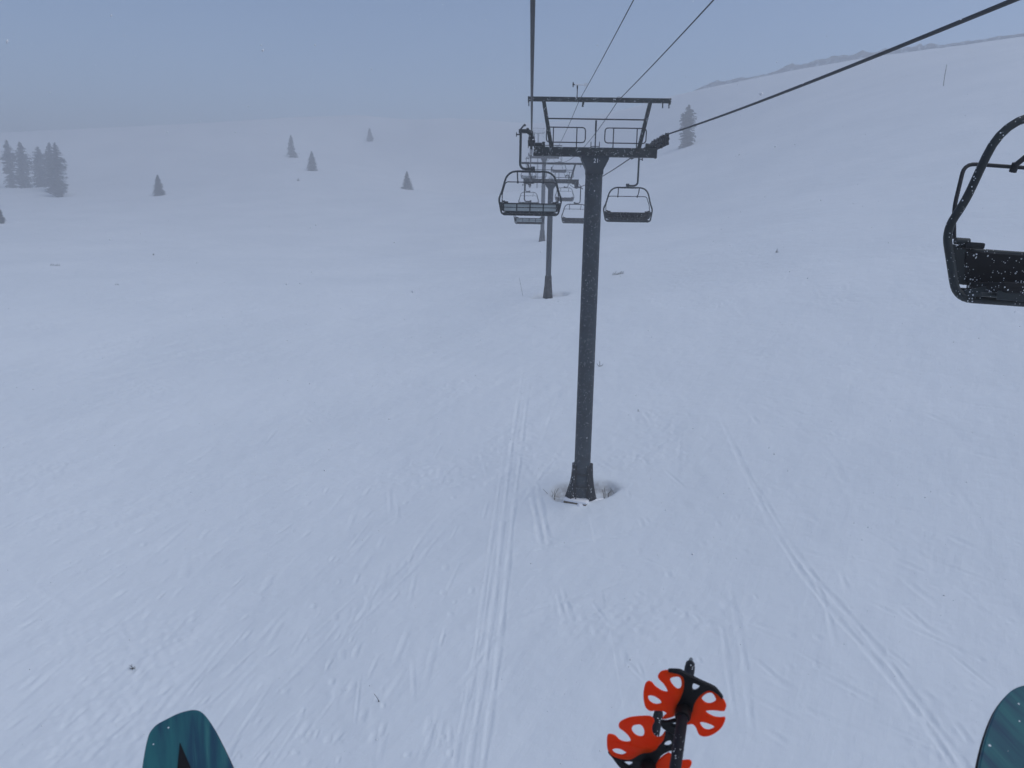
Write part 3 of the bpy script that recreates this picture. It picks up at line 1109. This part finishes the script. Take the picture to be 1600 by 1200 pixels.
# ------------------------------------------------------------------ chairs
def make_chair(label):
    "origin at the rope grip, faces +y"
    t = thing("lift_chair", (0, 0, 0), label, "lift chair", "empty chairs on the lift")
    # grip: sits beside the rope, jaw over it
    g = MB()
    g.box((-.26, 0, .07), (.36, .16, .13), bevel=.02)
    g.box((-.14, 0, .12), (.09, .2, .10), bevel=.015)
    g.bar((-.12, 0, .06), (.0, 0, -.0), .16, .06, .012, up=(0, 1, 0))
    g.tube([(0, -.22, 0), (0, .22, 0)], .035, 10)
    g.bar((-.40, 0, .10), (-.26, 0, .27), .05, .05, .01, up=(0, 1, 0))
    g.tube([(-.26, 0, .24), (-.22, 0, .29)], .04, 8)
    g.tube([(-.36, 0, -.04), (-.52, 0, -.04)], .022, 8)
    g.tube([(-.50, 0, -.04), (-.53, 0, -.04)], .07, 12)
    g.build("grip", M_CHAIR, t)
    st = fillet([(-.37, 0, .06), (-.37, 0, -1.17), (.05, 0, -1.17)], .34, 8)
    MB().tube(st, .042, 12).build("hanger_stem", M_CHAIR, t)
    h = MB()
    h.box((.07, 0, -1.15), (.14, .12, .13), bevel=.012)
    h.box((.0, 0, -1.245), (.46, .13, .05), bevel=.012)
    h.prism([(-.62, -1.235), (.62, -1.235), (.30, -1.29), (-.30, -1.29)], -.035, .035)
    h.tube([(.07, -.10, -1.15), (.07, .10, -1.15)], .045, 12)
    h.build("hanger_bracket", M_CHAIR, t)
    # outer bail: over the riders, bulging at the seat, under the seat
    prof = [(0, -.02, -1.25), (.80, -.02, -1.25), (.985, -.02, -1.95), (1.09, -.03, -2.18), (.985, .13, -2.71), (0, .13, -2.71)]
    half = fillet(prof, [.42, .15, .22, .13], 7)
    loop = half[:-1] + [Vector((-p.x, p.y, p.z)) for p in reversed(half)][:-1]
    loop.append(loop[0].copy())
    MB().tube(loop, .033, 12, caps=False).build("bail_frame", M_CHAIR, t)
    # raised restraint bar behind the bail, with its two hanging arms
    c = [(-.97, -.10, -2.24), (-.965, -.20, -2.0), (-.85, -.38, -1.62), (.85, -.38, -1.62), (.965, -.20, -2.0), (.97, -.10, -2.24)]
    MB().tube(fillet(c, .10, 5), .0165, 10).build("restraint_bar", M_RAIL, t)
    for sx in (-1, 1):
        f = MB()
        f.tube(fillet([(sx * .46, -.02, -1.255), (sx * .45, -.13, -1.50), (sx * .435, -.37, -1.61)], .08, 4), .022, 8)
        f.tube([(sx * .435, -.36, -1.59), (sx * .433, -.385, -1.66)], .030, 8)
        f.build("bar_arm", M_RAIL, t)
    # backrest
    back = bpy.data.objects.new("backrest", None)
    COL.objects.link(back)
    back.parent = t
    tilt = Matrix.Rotation(R(-9), 3, 'X')
    fr = MB()
    zt, zb, yb = -2.33, -2.59, -.08
    for z in (zt, zb):
        fr.tube([(-.92, yb - .05 * (z == zt), z), (.92, yb - .05 * (z == zt), z)], .022, 10)
    for x in (-.92, -.46, 0, .46, .92):
        fr.bar((x, yb - .05, zt), (x, yb, zb), .035, .03, .004, up=(0, 1, 0))
    fr.build("back_frame", M_CHAIR, back)
    pn = MB()
    for k in range(4):
        x = (k - 1.5) * .46
        for z in (-2.392, -2.524):
            pn.box((x, yb - .018 + (z + 2.47) * -.1, z), (.415, .012, .108), tilt, bevel=.003)
    pn.build("back_panel", M_PANEL, back)
    pd = MB()
    pd.box((0, yb + .035, -2.455), (1.80, .05, .25), tilt, bevel=.018)
    pd.build("back_cushion", M_PAD, back)
    # seat
    sb = MB()
    sb.box((0, .17, -2.605), (1.62, .50, .085), Matrix.Rotation(R(6), 3, 'X'), bevel=.025)
    sb.build("seat", M_PAD, t)
    sf = MB()
    for y in (-.10, .30):
        sf.tube([(-.9, y, -2.655), (.9, y, -2.655)], .018, 8)
    for x in (-.55, 0, .55):
        sf.bar((x, -.1, -2.66), (x, .34, -2.645), .03, .03)
    sf.box((0, .40, -2.645), (1.66, .02, .07), bevel=.006)
    sf.build("seat_frame", M_CHAIR, t)
    for sx in (-1, 1):
        br = MB()
        br.prism([(sx * 1.05, -2.31), (sx * .90, -2.32), (sx * .86, -2.61), (sx * .97, -2.58)], yb + .02, yb + .06)
        br.bar((sx * .93, .13, -2.68), (sx * .70, .24, -2.59), .035, .07, .006)
        br.tube([(sx * .99, yb + .04, -2.26), (sx * .88, yb + .04, -2.26)], .03, 10)
        br.tube([(sx * 1.06, 0, -2.30), (sx * .92, yb, -2.32)], .02, 8)
        br.build("side_bracket", M_CHAIR, t)
        ar = MB()
        ar.box((sx * .84, yb + .02, -2.285), (.16, .12, .05), bevel=.016)
        ar.build("armrest_pad", M_RUBBER, t)
    return t


chair0 = make_chair("empty four seat chair seen from behind with grey slatted back, left of the numbered tower")
CH = [  # side, Y, label
    ('l', 27.0, None),
    ('l', 55.0, "smaller chair seen from behind, its grey back just below the nearest left chair's seat"),
    ('l', 82.0, "tiny chair whose hanger and top frame show above the nearest left chair's back panels"),
    ('l', 110.0, "faint foggy chair on the uphill rope by the third tower"),
    ('r', 6.25, "big dark chair cut by the right edge of the photo, dusted with snow"),
    ('r', 34.4, "empty chair facing us with black seat just right of the numbered tower's pole"),
    ('r', 61.8, "chair facing us half hidden behind the numbered tower's pole"),
    ('r', 88.5, "small grey chair facing us below the right end of the second tower's arm"),
    ('r', 116.5, "tiniest faint chair facing us above the second tower's lifting beam"),
]
first = True
for side, y, lab in CH:
    pts = rope_l if side == 'l' else rope_r
    p = rope_at(pts, y)
    c = chair0 if first else copy_tree(chair0)
    first = False
    c.location = p
    c.rotation_euler = (0, 0, -.017 + (math.pi if side == 'r' else 0) + random.uniform(-.02, .02))
    if y < 10: c.rotation_euler[1] = -R(3.0)      # the nearest one swings a little
    if lab: c['label'] = lab


# ------------------------------------------------------------------ trees
def spruce(px, py, Yd, hp, wp, label, seed):
    rg = np.random.default_rng(seed)
    base = U(px, py, Yd)
    base.z = gz(base.x, base.y) - .05
    zd = Yd * .974
    Ht, Rb = hp * zd / F, wp * zd / F / 2
    t = thing("spruce_tree", base, label, "spruce tree", "spruce trees scattered on the foggy slope")
    lean = rg.normal(0, .015, 2)
    MB().tube([(0, 0, -.4), (lean[0] * Ht * .5, lean[1] * Ht * .5, Ht * .5), (lean[0] * Ht, lean[1] * Ht, Ht * .98)], [Rb * .13 + .04, Rb * .08 + .03, .015], 8).build("trunk", M_BARK, t)
    column = px > 1000 or 10 < px < 120
    vs, fs = [], []
    nb = 290
    for k in range(nb):
        f = (k + rg.random()) / nb
        z = Ht * (0.02 + .97 * f)
        if column:
            rad = Rb * min(1.0, (1 - f) * (4.0 if px > 1000 else 2.7) + .12) * rg.uniform(.62, 1.12)
        else:
            rad = Rb * ((1 - f) ** .75) * rg.uniform(.55, 1.2) + .08
        a = rg.random() * 2 * math.pi
        dx, dy = math.cos(a), math.sin(a)
        droop = rg.uniform(.15, .55) * (1 - f * .7)
        m = 9
        for q in range(m):
            s = (q + rg.random()) / m
            r = rad * s
            c = np.array([dx * r, dy * r, z - droop * r + .12 * rad * s * s])
            c[:2] += lean * z
            size = (.13 + .17 * rad) * (1.15 - .55 * s) * rg.uniform(.7, 1.4)
            for _ in range(2):
                v1 = np.array([dx, dy, rg.uniform(-.9, .1)]) * size + rg.normal(0, .3, 3) * size
                v2 = np.array([-dy, dx, 0]) * size * rg.uniform(.5, 1.0) + rg.normal(0, .3, 3) * size
                n = len(vs)
                vs += [tuple(c - v2 * .6), tuple(c + v1), tuple(c + v2 * .6), tuple(c - v1 * .5)]
                fs.append((n, n + 1, n + 2, n + 3))
    me = bpy.data.meshes.new("crown")
    me.from_pydata(vs, [], fs)
    me.update()
    link("crown", me, M_NEEDLE, t)


for i, tr in enumerate(TREES_PX):
    spruce(*tr, seed=40 + i)


# ------------------------------------------------------------------ small plants, stakes
def twig(px, py, strokes, scale_px, label, name="dead_twig", cat="twig", mat=M_TWIG, r=.006):
    "strokes: polylines in picture-plane units of scale_px pixels, given a random depth each"
    b = G(px, py)
    b.z = gz(b.x, b.y)
    zd = b.length * .95
    k = scale_px * zd / F
    mb = MB()
    for s in strokes:
        dep = random.uniform(-.3, .3)
        pts = [(x * k, dep * z * k, z * k - (.02 if z == 0 else 0)) for x, z in s]
        mb.tube(pts, [max(r, .00042 * zd) * (1 - .5 * i / max(1, len(pts) - 1)) for i in range(len(pts))], 6)
    o = mb.build(name, mat)
    o.location = b
    tag(o, label, cat, "bits of brush poking through the snow")


twig(937, 572, [[(0, 0), (0, .5), (-.05, 1)], [(0, 0), (-.35, .2), (-.55, .55)], [(0, .05), (.4, .15), (.6, .5)]], 9, "three pronged dead twig just right of the tower pole")
twig(966, 428, [[(x, 0), (x + random.uniform(.1, .5), random.uniform(.25, .7))] for x in np.linspace(-1, .8, 11)], 9, "low slanted tuft of brown brush up slope right of the tower pole")
twig(1214, 393, [[(0, 0), (0, .8), (.1, 1.3)], [(0, .2), (-.4, .3)], [(0, .2), (.45, .35)], [(0, .5), (-.3, .6)], [(0, .5), (.3, .65)], [(-.2, 0), (-.4, .25)], [(.2, 0), (.4, .3)]], 5, "small dark conifer tip alone on the right slope")
twig(207, 1043, [[(0, 0), (-.1, .6), (-.05, 1.1)], [(0, .1), (-.6, .4)], [(0, .1), (.6, .5)], [(0, .3), (.5, .1)], [(0, .2), (-.5, .05)], [(.1, .4), (.6, .75)], [(-.1, .4), (-.6, .7)]], 8, "small green grey leafy sprig in the lower left above the ski", name="plant_sprig", cat="plant")
twig(593, 1097, [[(0, 0), (-.25, .5), (-.55, 1)], [(-.05, .12), (-.3, -.2)]], 14, "thin bent black stick lying on the snow near the bottom centre")
twig(87, 416, [[(x, 0), (x + random.uniform(.2, .5), random.uniform(.15, .45))] for x in np.linspace(-1, .6, 5)], 7, "flat dark tuft of brush on the far left slope")
twig(183, 447, [[(x, 0), (x + random.uniform(.1, .4), random.uniform(.15, .4))] for x in np.linspace(-.6, .6, 3)], 4, "tiny dark tuft below right of the flat tuft on the left slope")
twig(240, 400, [[(0, 0), (0, .8)], [(0, .3), (.5, .6)], [(0, .3), (-.5, .5)]], 3, "speck of brush highest of the left slope tufts")
twig(466, 283, [[(0, 0), (0, 1)], [(0, .2), (-.6, .3)], [(0, .2), (.6, .3)], [(0, .5), (.4, .6)], [(0, .5), (-.4, .6)]], 5, "tiny conifer top below left of the dense small spruce")
twig(997, 640, [[(0, 0), (.0, 1)], [(0, 0), (.8, .05)]], 4, "tiny upright stick on the snow right of the tower pole")
b_ = T1 + Vector((1.15, .55, 0))
for k, (ox, lab) in enumerate(((0.0, "leafless stems in the snow hollow right of the tower foot"), (-2.25, "thin dry stems in the snow hollow left of the tower foot"))):
    mb = MB()
    for q in range(6 if k == 0 else 4):
        x = random.uniform(-.22, .22)
        mb.tube([(x, random.uniform(-.1, .1), -.15), (x + random.uniform(-.08, .08), 0, .15), (x + random.uniform(-.18, .18), 0, random.uniform(.25, .42))], [.010, .008, .005], 6)
    o = mb.build("dry_stems", M_TWIG)
    o.location = (b_.x + ox, b_.y - .1, gz(b_.x + ox, b_.y - .1))
    tag(o, lab, "plant", "bits of brush poking through the snow")

p0 = G(818, 461)
tag(MB().tube([(0, 0, -.3), U(811.5, 435, p0.y) - p0], [.012, .010], 6).build("marker_stake", M_STAKE), "very thin leaning marker stake beside the second tower's foot", "stake").location = p0
p0 = G(1474, 134)
zd = -(MR.transposed() @ p0).z
tag(MB().tube([(0, 0, -.5), (0, 0, 1.9), (.1, 0, 31 * zd / F)], [.08, .07, .06], 8).build("marker_pole", M_STAKE), "tall faint marker pole below the cornice on the right", "pole").location = p0


# ------------------------------------------------------------------ skis
def make_ski(outline_px, wedge_px, zd, tip_px, side, label):
    tip = UZ(*tip_px, zd)
    a = Vector((-.03 * side, math.cos(R(24)), math.sin(R(24)))).normalized()   # tail -> tip
    l = Vector((1, 0, 0))
    l = (l - a * l.dot(a)).normalized()
    n = l.cross(a).normalized()

    def onto(px, py):
        d = ray(px, py)
        p = d * (tip.dot(n) / d.dot(n)) - tip
        return (p.dot(l), p.dot(a))
    out = [onto(*p) for p in outline_px]
    # first and last outline points are the two lower corners in the picture: carry the sides on to the tail
    (lx, ly), (rx, ry) = out[0], out[-1]
    cx, hw = (lx + rx) / 2, abs(rx - lx) / 2
    prof = [(.06, 1.04), (.14, 1.05), (.30, .98), (.55, .86), (.80, .80), (1.05, .84), (1.35, .93), (1.52, .95), (1.60, .80), (1.635, .45)]
    right = [(cx + hw * k * (1 if rx > lx else -1), ry - d) for d, k in prof]
    left = [(cx - hw * k * (1 if rx > lx else -1), ry - d) for d, k in reversed(prof)]
    loop = out + right + left
    M = Matrix((l, a, n)).transposed().to_4x4()
    t = thing("ski", tip, label, "ski", "skis of the rider")
    sm = smooth_closed(loop, 3)

    def bend(c):       # the tip curls up a little, and the body has a slight crown
        d = max(0.0, .10 + c.y)
        return Vector((c.x, c.y, c.z + .9 * d * d * 0))
    flat_plate("topsheet", [sm], .008, .0015, M_TEAL, t, M @ Matrix.Translation((0, 0, -.004)), bend)
    k = .997
    flat_plate("ski_base", [[(p[0] * 1.0 + (p[0] - cx) * .012, p[1] + .001) for p in sm]], .006, .001, M_RUBBER, t, M @ Matrix.Translation((0, 0, -.0115)), bend)
    if wedge_px:
        wd = [onto(*p) for p in wedge_px]
        flat_plate("wedge_graphic", [wd], .0008, .0001, M_BLACKPL, t, M @ Matrix.Translation((0, 0, .0006)), bend)
    return t


make_ski([(217, 1255), (218.5, 1230), (221, 1205), (225, 1178), (230, 1154), (235, 1142), (244, 1132), (258, 1124), (275, 1115.5), (290, 1110.5), (303, 1108.5), (313, 1111), (322, 1119), (333, 1135), (345, 1158), (356, 1181), (366, 1205), (373, 1230), (378, 1255)],
         [(281.3, 1160.5), (277.5, 1200), (272, 1255), (322, 1255), (298.5, 1200)], 1.02, (300, 1112), 1,
         "teal ski tip with a black wedge at the lower left edge of the photo")
make_ski([(1519, 1255), (1523.5, 1230), (1529, 1205), (1534, 1178), (1541, 1150), (1549, 1126), (1558, 1106), (1568, 1091), (1580, 1079), (1592, 1072.5), (1606, 1070), (1622, 1073), (1640, 1081), (1657, 1091), (1668, 1102), (1675, 1118), (1681, 1150), (1686, 1178), (1689, 1205), (1691, 1230), (1692, 1255)],
         [(1628, 1124), (1610, 1168), (1594, 1225), (1640, 1225), (1632, 1168)], .96, (1606, 1074), -1,
         "teal ski tip cut by the lower right corner of the photo")


# ------------------------------------------------------------------ ski poles
def zp(x, y):
    return (920 + x / 6.1538, 1010 + y / 6.1538)


P_TOP, P_BOT = UZ(1079, 1035, .99), UZ(1055, 1200, .81)
SH = (P_TOP - P_BOT).normalized()         # along the shaft, toward the tip
lx_ = (Vector((1, 0, 0)) - SH * SH.x).normalized()
ly_ = SH.cross(lx_).normalized()


def make_pole(centre_px, zd, label, orange, black, tip_len, shaft_len=1.15, thru=None):
    C = UZ(*centre_px, zd)
    t = thing("ski_pole", C, label, "ski pole", "ski poles held ready over the skis")
    M = Matrix((lx_, ly_, SH)).transposed().to_4x4()

    def onto(x, y):
        d = ray(*zp(x, y))
        p = d * (C.dot(SH) / d.dot(SH)) - C
        return (p.dot(lx_), p.dot(ly_))

    def dome(c):
        r2 = c.x * c.x + c.y * c.y
        return Vector((c.x, c.y, c.z - r2 * 1.2))
    bk = bpy.data.objects.new("basket", None)
    COL.objects.link(bk)
    bk.parent = t
    for loops in orange:
        flat_plate("basket_wing", [smooth_closed([onto(*p) for p in lp], 4) for lp in loops], .0034, .0011, M_ORANGE, bk, M, dome)
    for loops, lift in black:
        flat_plate("basket_hub", [smooth_closed([onto(*p) for p in lp], 3) for lp in loops], .0058, .0012, M_BLACKPL, bk, M @ Matrix.Translation((0, 0, lift)), dome)
    s = SH
    MB().tube([s * -.016, s * -.012, s * .012, s * .016], [.0082, .0095, .0095, .0080], 16).build("basket_collar", M_BLACKPL, t)
    MB().tube([s * -shaft_len, s * -.30, s * .0, s * (tip_len - .012), s * (tip_len - .004), s * (tip_len - .002)], [.0078, .0068, .0062, .0066, .0060, .0044], 18).build("shaft", M_POLE, t)
    MB().tube([s * (tip_len - .004), s * (tip_len + .007), s * (tip_len + .009)], [.0028, .0026, .0016], 12).build("tip", M_GALV, t)
    g = MB()
    g.tube([s * -(shaft_len + .0), s * -(shaft_len + .02), s * -(shaft_len + .10), s * -(shaft_len + .125), s * -(shaft_len + .135)], [.013, .016, .014, .018, .010], 14)
    g.build("handle", M_RUBBER, t)
    return t


# where along the shaft the basket sits: foot of (1066, 1108) on the shaft line
def along(px, py):
    d = ray(px, py).normalized()
    w0 = P_TOP
    b_ = SH.dot(d)
    s = (b_ * d.dot(w0) - SH.dot(w0)) / (1 - b_ * b_)
    return w0 + SH * s


C1 = along(1066.5, 1108)
zd1 = -(MR.transposed() @ C1).z
cpx = (800 + F * (MR.transposed() @ C1).x / zd1, 600 - F * (MR.transposed() @ C1).y / zd1)
left1 = [[(765, 212), (700, 222), (668, 265), (680, 300), (720, 345), (750, 395), (757, 427), (735, 430), (690, 410), (640, 370), (610, 330), (575, 318), (545, 345), (530, 420), (530, 490), (547, 565), (592, 606), (655, 606), (720, 616), (748, 640), (718, 668), (715, 690), (800, 675), (850, 640), (870, 560), (900, 480), (930, 370), (920, 280), (870, 245), (815, 232)],
         [(785, 300), (810, 280), (865, 276), (885, 300), (893, 350), (880, 395), (850, 401), (815, 370), (790, 330)],
         [(572, 470), (592, 456), (640, 470), (688, 508), (697, 538), (662, 549), (620, 540), (586, 512)]]
right1 = [[(1000, 560), (1035, 500), (1090, 440), (1160, 412), (1222, 426), (1288, 480), (1322, 540), (1316, 580), (1295, 605), (1200, 602), (1128, 612), (1142, 636), (1200, 665), (1260, 672), (1306, 666), (1313, 690), (1280, 760), (1220, 815), (1150, 848), (1090, 850), (1055, 828), (1030, 772), (998, 742), (950, 745), (925, 720), (940, 680), (975, 640)],
          [(1088, 495), (1112, 456), (1160, 430), (1195, 440), (1222, 490), (1210, 520), (1165, 541), (1118, 530)],
          [(1070, 730), (1092, 719), (1140, 728), (1190, 746), (1208, 765), (1180, 785), (1140, 793), (1098, 776)]]
hub1 = [[(765, 212), (800, 207), (880, 214), (930, 243), (1010, 285), (1100, 330), (1210, 378), (1260, 430), (1292, 475), (1275, 490), (1228, 440), (1160, 410), (1092, 448), (1046, 500), (1020, 560), (1012, 620), (965, 690), (930, 710), (850, 690), (818, 640), (814, 575), (845, 520), (888, 450), (908, 370), (905, 290), (870, 255), (815, 240), (768, 236)],
        [(1006, 345), (1040, 352), (1070, 370), (1050, 405), (1012, 424), (996, 402)]]
low1 = [[(700, 690), (760, 692), (835, 675), (870, 700), (880, 800), (835, 812), (780, 785), (712, 745)],
        [(800, 712), (838, 700), (838, 728), (815, 728)]]
make_pole(cpx, zd1, "upper ski pole with its orange and black basket in front and its tip pointing up", [left1, right1], [(hub1, .0012), (low1, -.004)], (P_TOP - C1).length)

left2 = [[(185, 832), (215, 821), (260, 840), (300, 885), (350, 906), (392, 905), (405, 888), (390, 848), (348, 798), (300, 755), (298, 710), (332, 680), (400, 652), (480, 640), (580, 635), (622, 652), (636, 690), (616, 740), (614, 800), (640, 850), (682, 857), (712, 830), (735, 795), (740, 830), (718, 890), (672, 945), (640, 1010), (540, 1030), (470, 1060), (400, 1085), (300, 1066), (230, 1034), (190, 980), (180, 920)],
         [(418, 770), (436, 735), (490, 722), (520, 742), (537, 790), (528, 842), (500, 855), (458, 840), (426, 805)],
         [(230, 980), (252, 966), (300, 970), (345, 995), (362, 1014), (330, 1033), (290, 1028), (248, 1008)]]
right2 = [[(600, 1200), (650, 1120), (690, 1070), (740, 1030), (780, 1018), (860, 1082), (960, 1073), (992, 1092), (980, 1135), (940, 1200), (960, 1260), (920, 1320), (830, 1370), (740, 1330), (640, 1290)],
          [(700, 1240), (740, 1200), (800, 1210), (820, 1260), (770, 1300)]]
hub2 = [[(192, 985), (232, 1036), (300, 1064), (370, 1074), (430, 1054), (490, 1010), (542, 972), (620, 975), (678, 946), (715, 892), (740, 800), (775, 812), (830, 840), (900, 950), (912, 992), (830, 985), (765, 1000), (700, 1045), (650, 1130), (620, 1230), (560, 1300), (470, 1290), (380, 1210), (300, 1150), (235, 1062), (200, 1010)],
        [(325, 1102), (360, 1098), (402, 1100), (426, 1115), (384, 1151)],
        [(724, 945), (745, 900), (790, 885), (797, 928), (762, 954)]]
make_pole(zp(575, 1140), zd1 + .035, "lower ski pole cut by the bottom edge, its orange basket behind the other shaft", [left2, right2], [(hub2, .0012)], .105)


# ------------------------------------------------------------------ falling snow
def snowfall():
    rg = np.random.default_rng(12)
    n = 14000
    P = np.stack([rg.uniform(-17, 19, n), rg.uniform(-3, 30, n), rg.uniform(-11, 9.5, n)], -1)
    P = P[(np.linalg.norm(P, axis=1) > 1.3)]
    n = len(P)
    sz = rg.uniform(.0028, .0070, n) * (1 + .6 * (rg.random(n) < .12))
    near = np.linalg.norm(P, axis=1) < 3.0
    sz[near] *= .55
    base = np.array([(1, 0, 0), (-1, 0, 0), (0, 1, 0), (0, -1, 0), (0, 0, 1), (0, 0, -1)], float)
    fc = np.array([(0, 2, 4), (2, 1, 4), (1, 3, 4), (3, 0, 4), (2, 0, 5), (1, 2, 5), (3, 1, 5), (0, 3, 5)])
    V = base[None] * sz[:, None, None] * rg.uniform(.55, 1.5, (n, 6, 1)) + P[:, None, :]
    V[:, 4:, 0] += (sz * .5)[:, None] * np.array([1, -1])[None]
    Fc = fc[None] + (np.arange(n) * 6)[:, None, None]
    me = bpy.data.meshes.new("snowfall")
    me.vertices.add(n * 6)
    me.vertices.foreach_set('co', V.astype(np.float32).ravel())
    k = n * 8
    me.loops.add(k * 3)
    me.loops.foreach_set('vertex_index', Fc.astype(np.int32).ravel())
    me.polygons.add(k)
    me.polygons.foreach_set('loop_start', (np.arange(k) * 3).astype(np.int32))
    me.update(calc_edges=True)
    o = link("snowfall", me, M_FLAKE)
    tag(o, "fine snowflakes drifting through the air", "snowfall", kind='stuff')


snowfall()

# ------------------------------------------------------------------ fog
zmin, zmax = float(verts[:, 2].min()), float(max(verts[:, 2].max(), 45))
hz = MB().box((0, 0, (zmin - 1 + zmax + 6) / 2), (2040, 2040, zmax + 6 - zmin + 1)).build("haze", None, smooth=False)
hm = bpy.data.materials.new("fog_air")
hm.use_nodes = True
ht = hm.node_tree
for n_ in list(ht.nodes):
    ht.nodes.remove(n_)
ho = ht.nodes.new('ShaderNodeOutputMaterial')
hv = ht.nodes.new('ShaderNodeVolumePrincipled')
hv.inputs['Color'].default_value = (0.742, 0.732, 0.735, 1)
hv.inputs['Density'].default_value = HAZE_DENSITY
hv.inputs['Anisotropy'].default_value = 0.45
ht.links.new(hv.outputs[0], ho.inputs['Volume'])
hz.data.materials.append(hm)
tag(hz, "thick cold fog over the slope", "fog", kind='stuff')
print("terrain z", zmin, zmax)
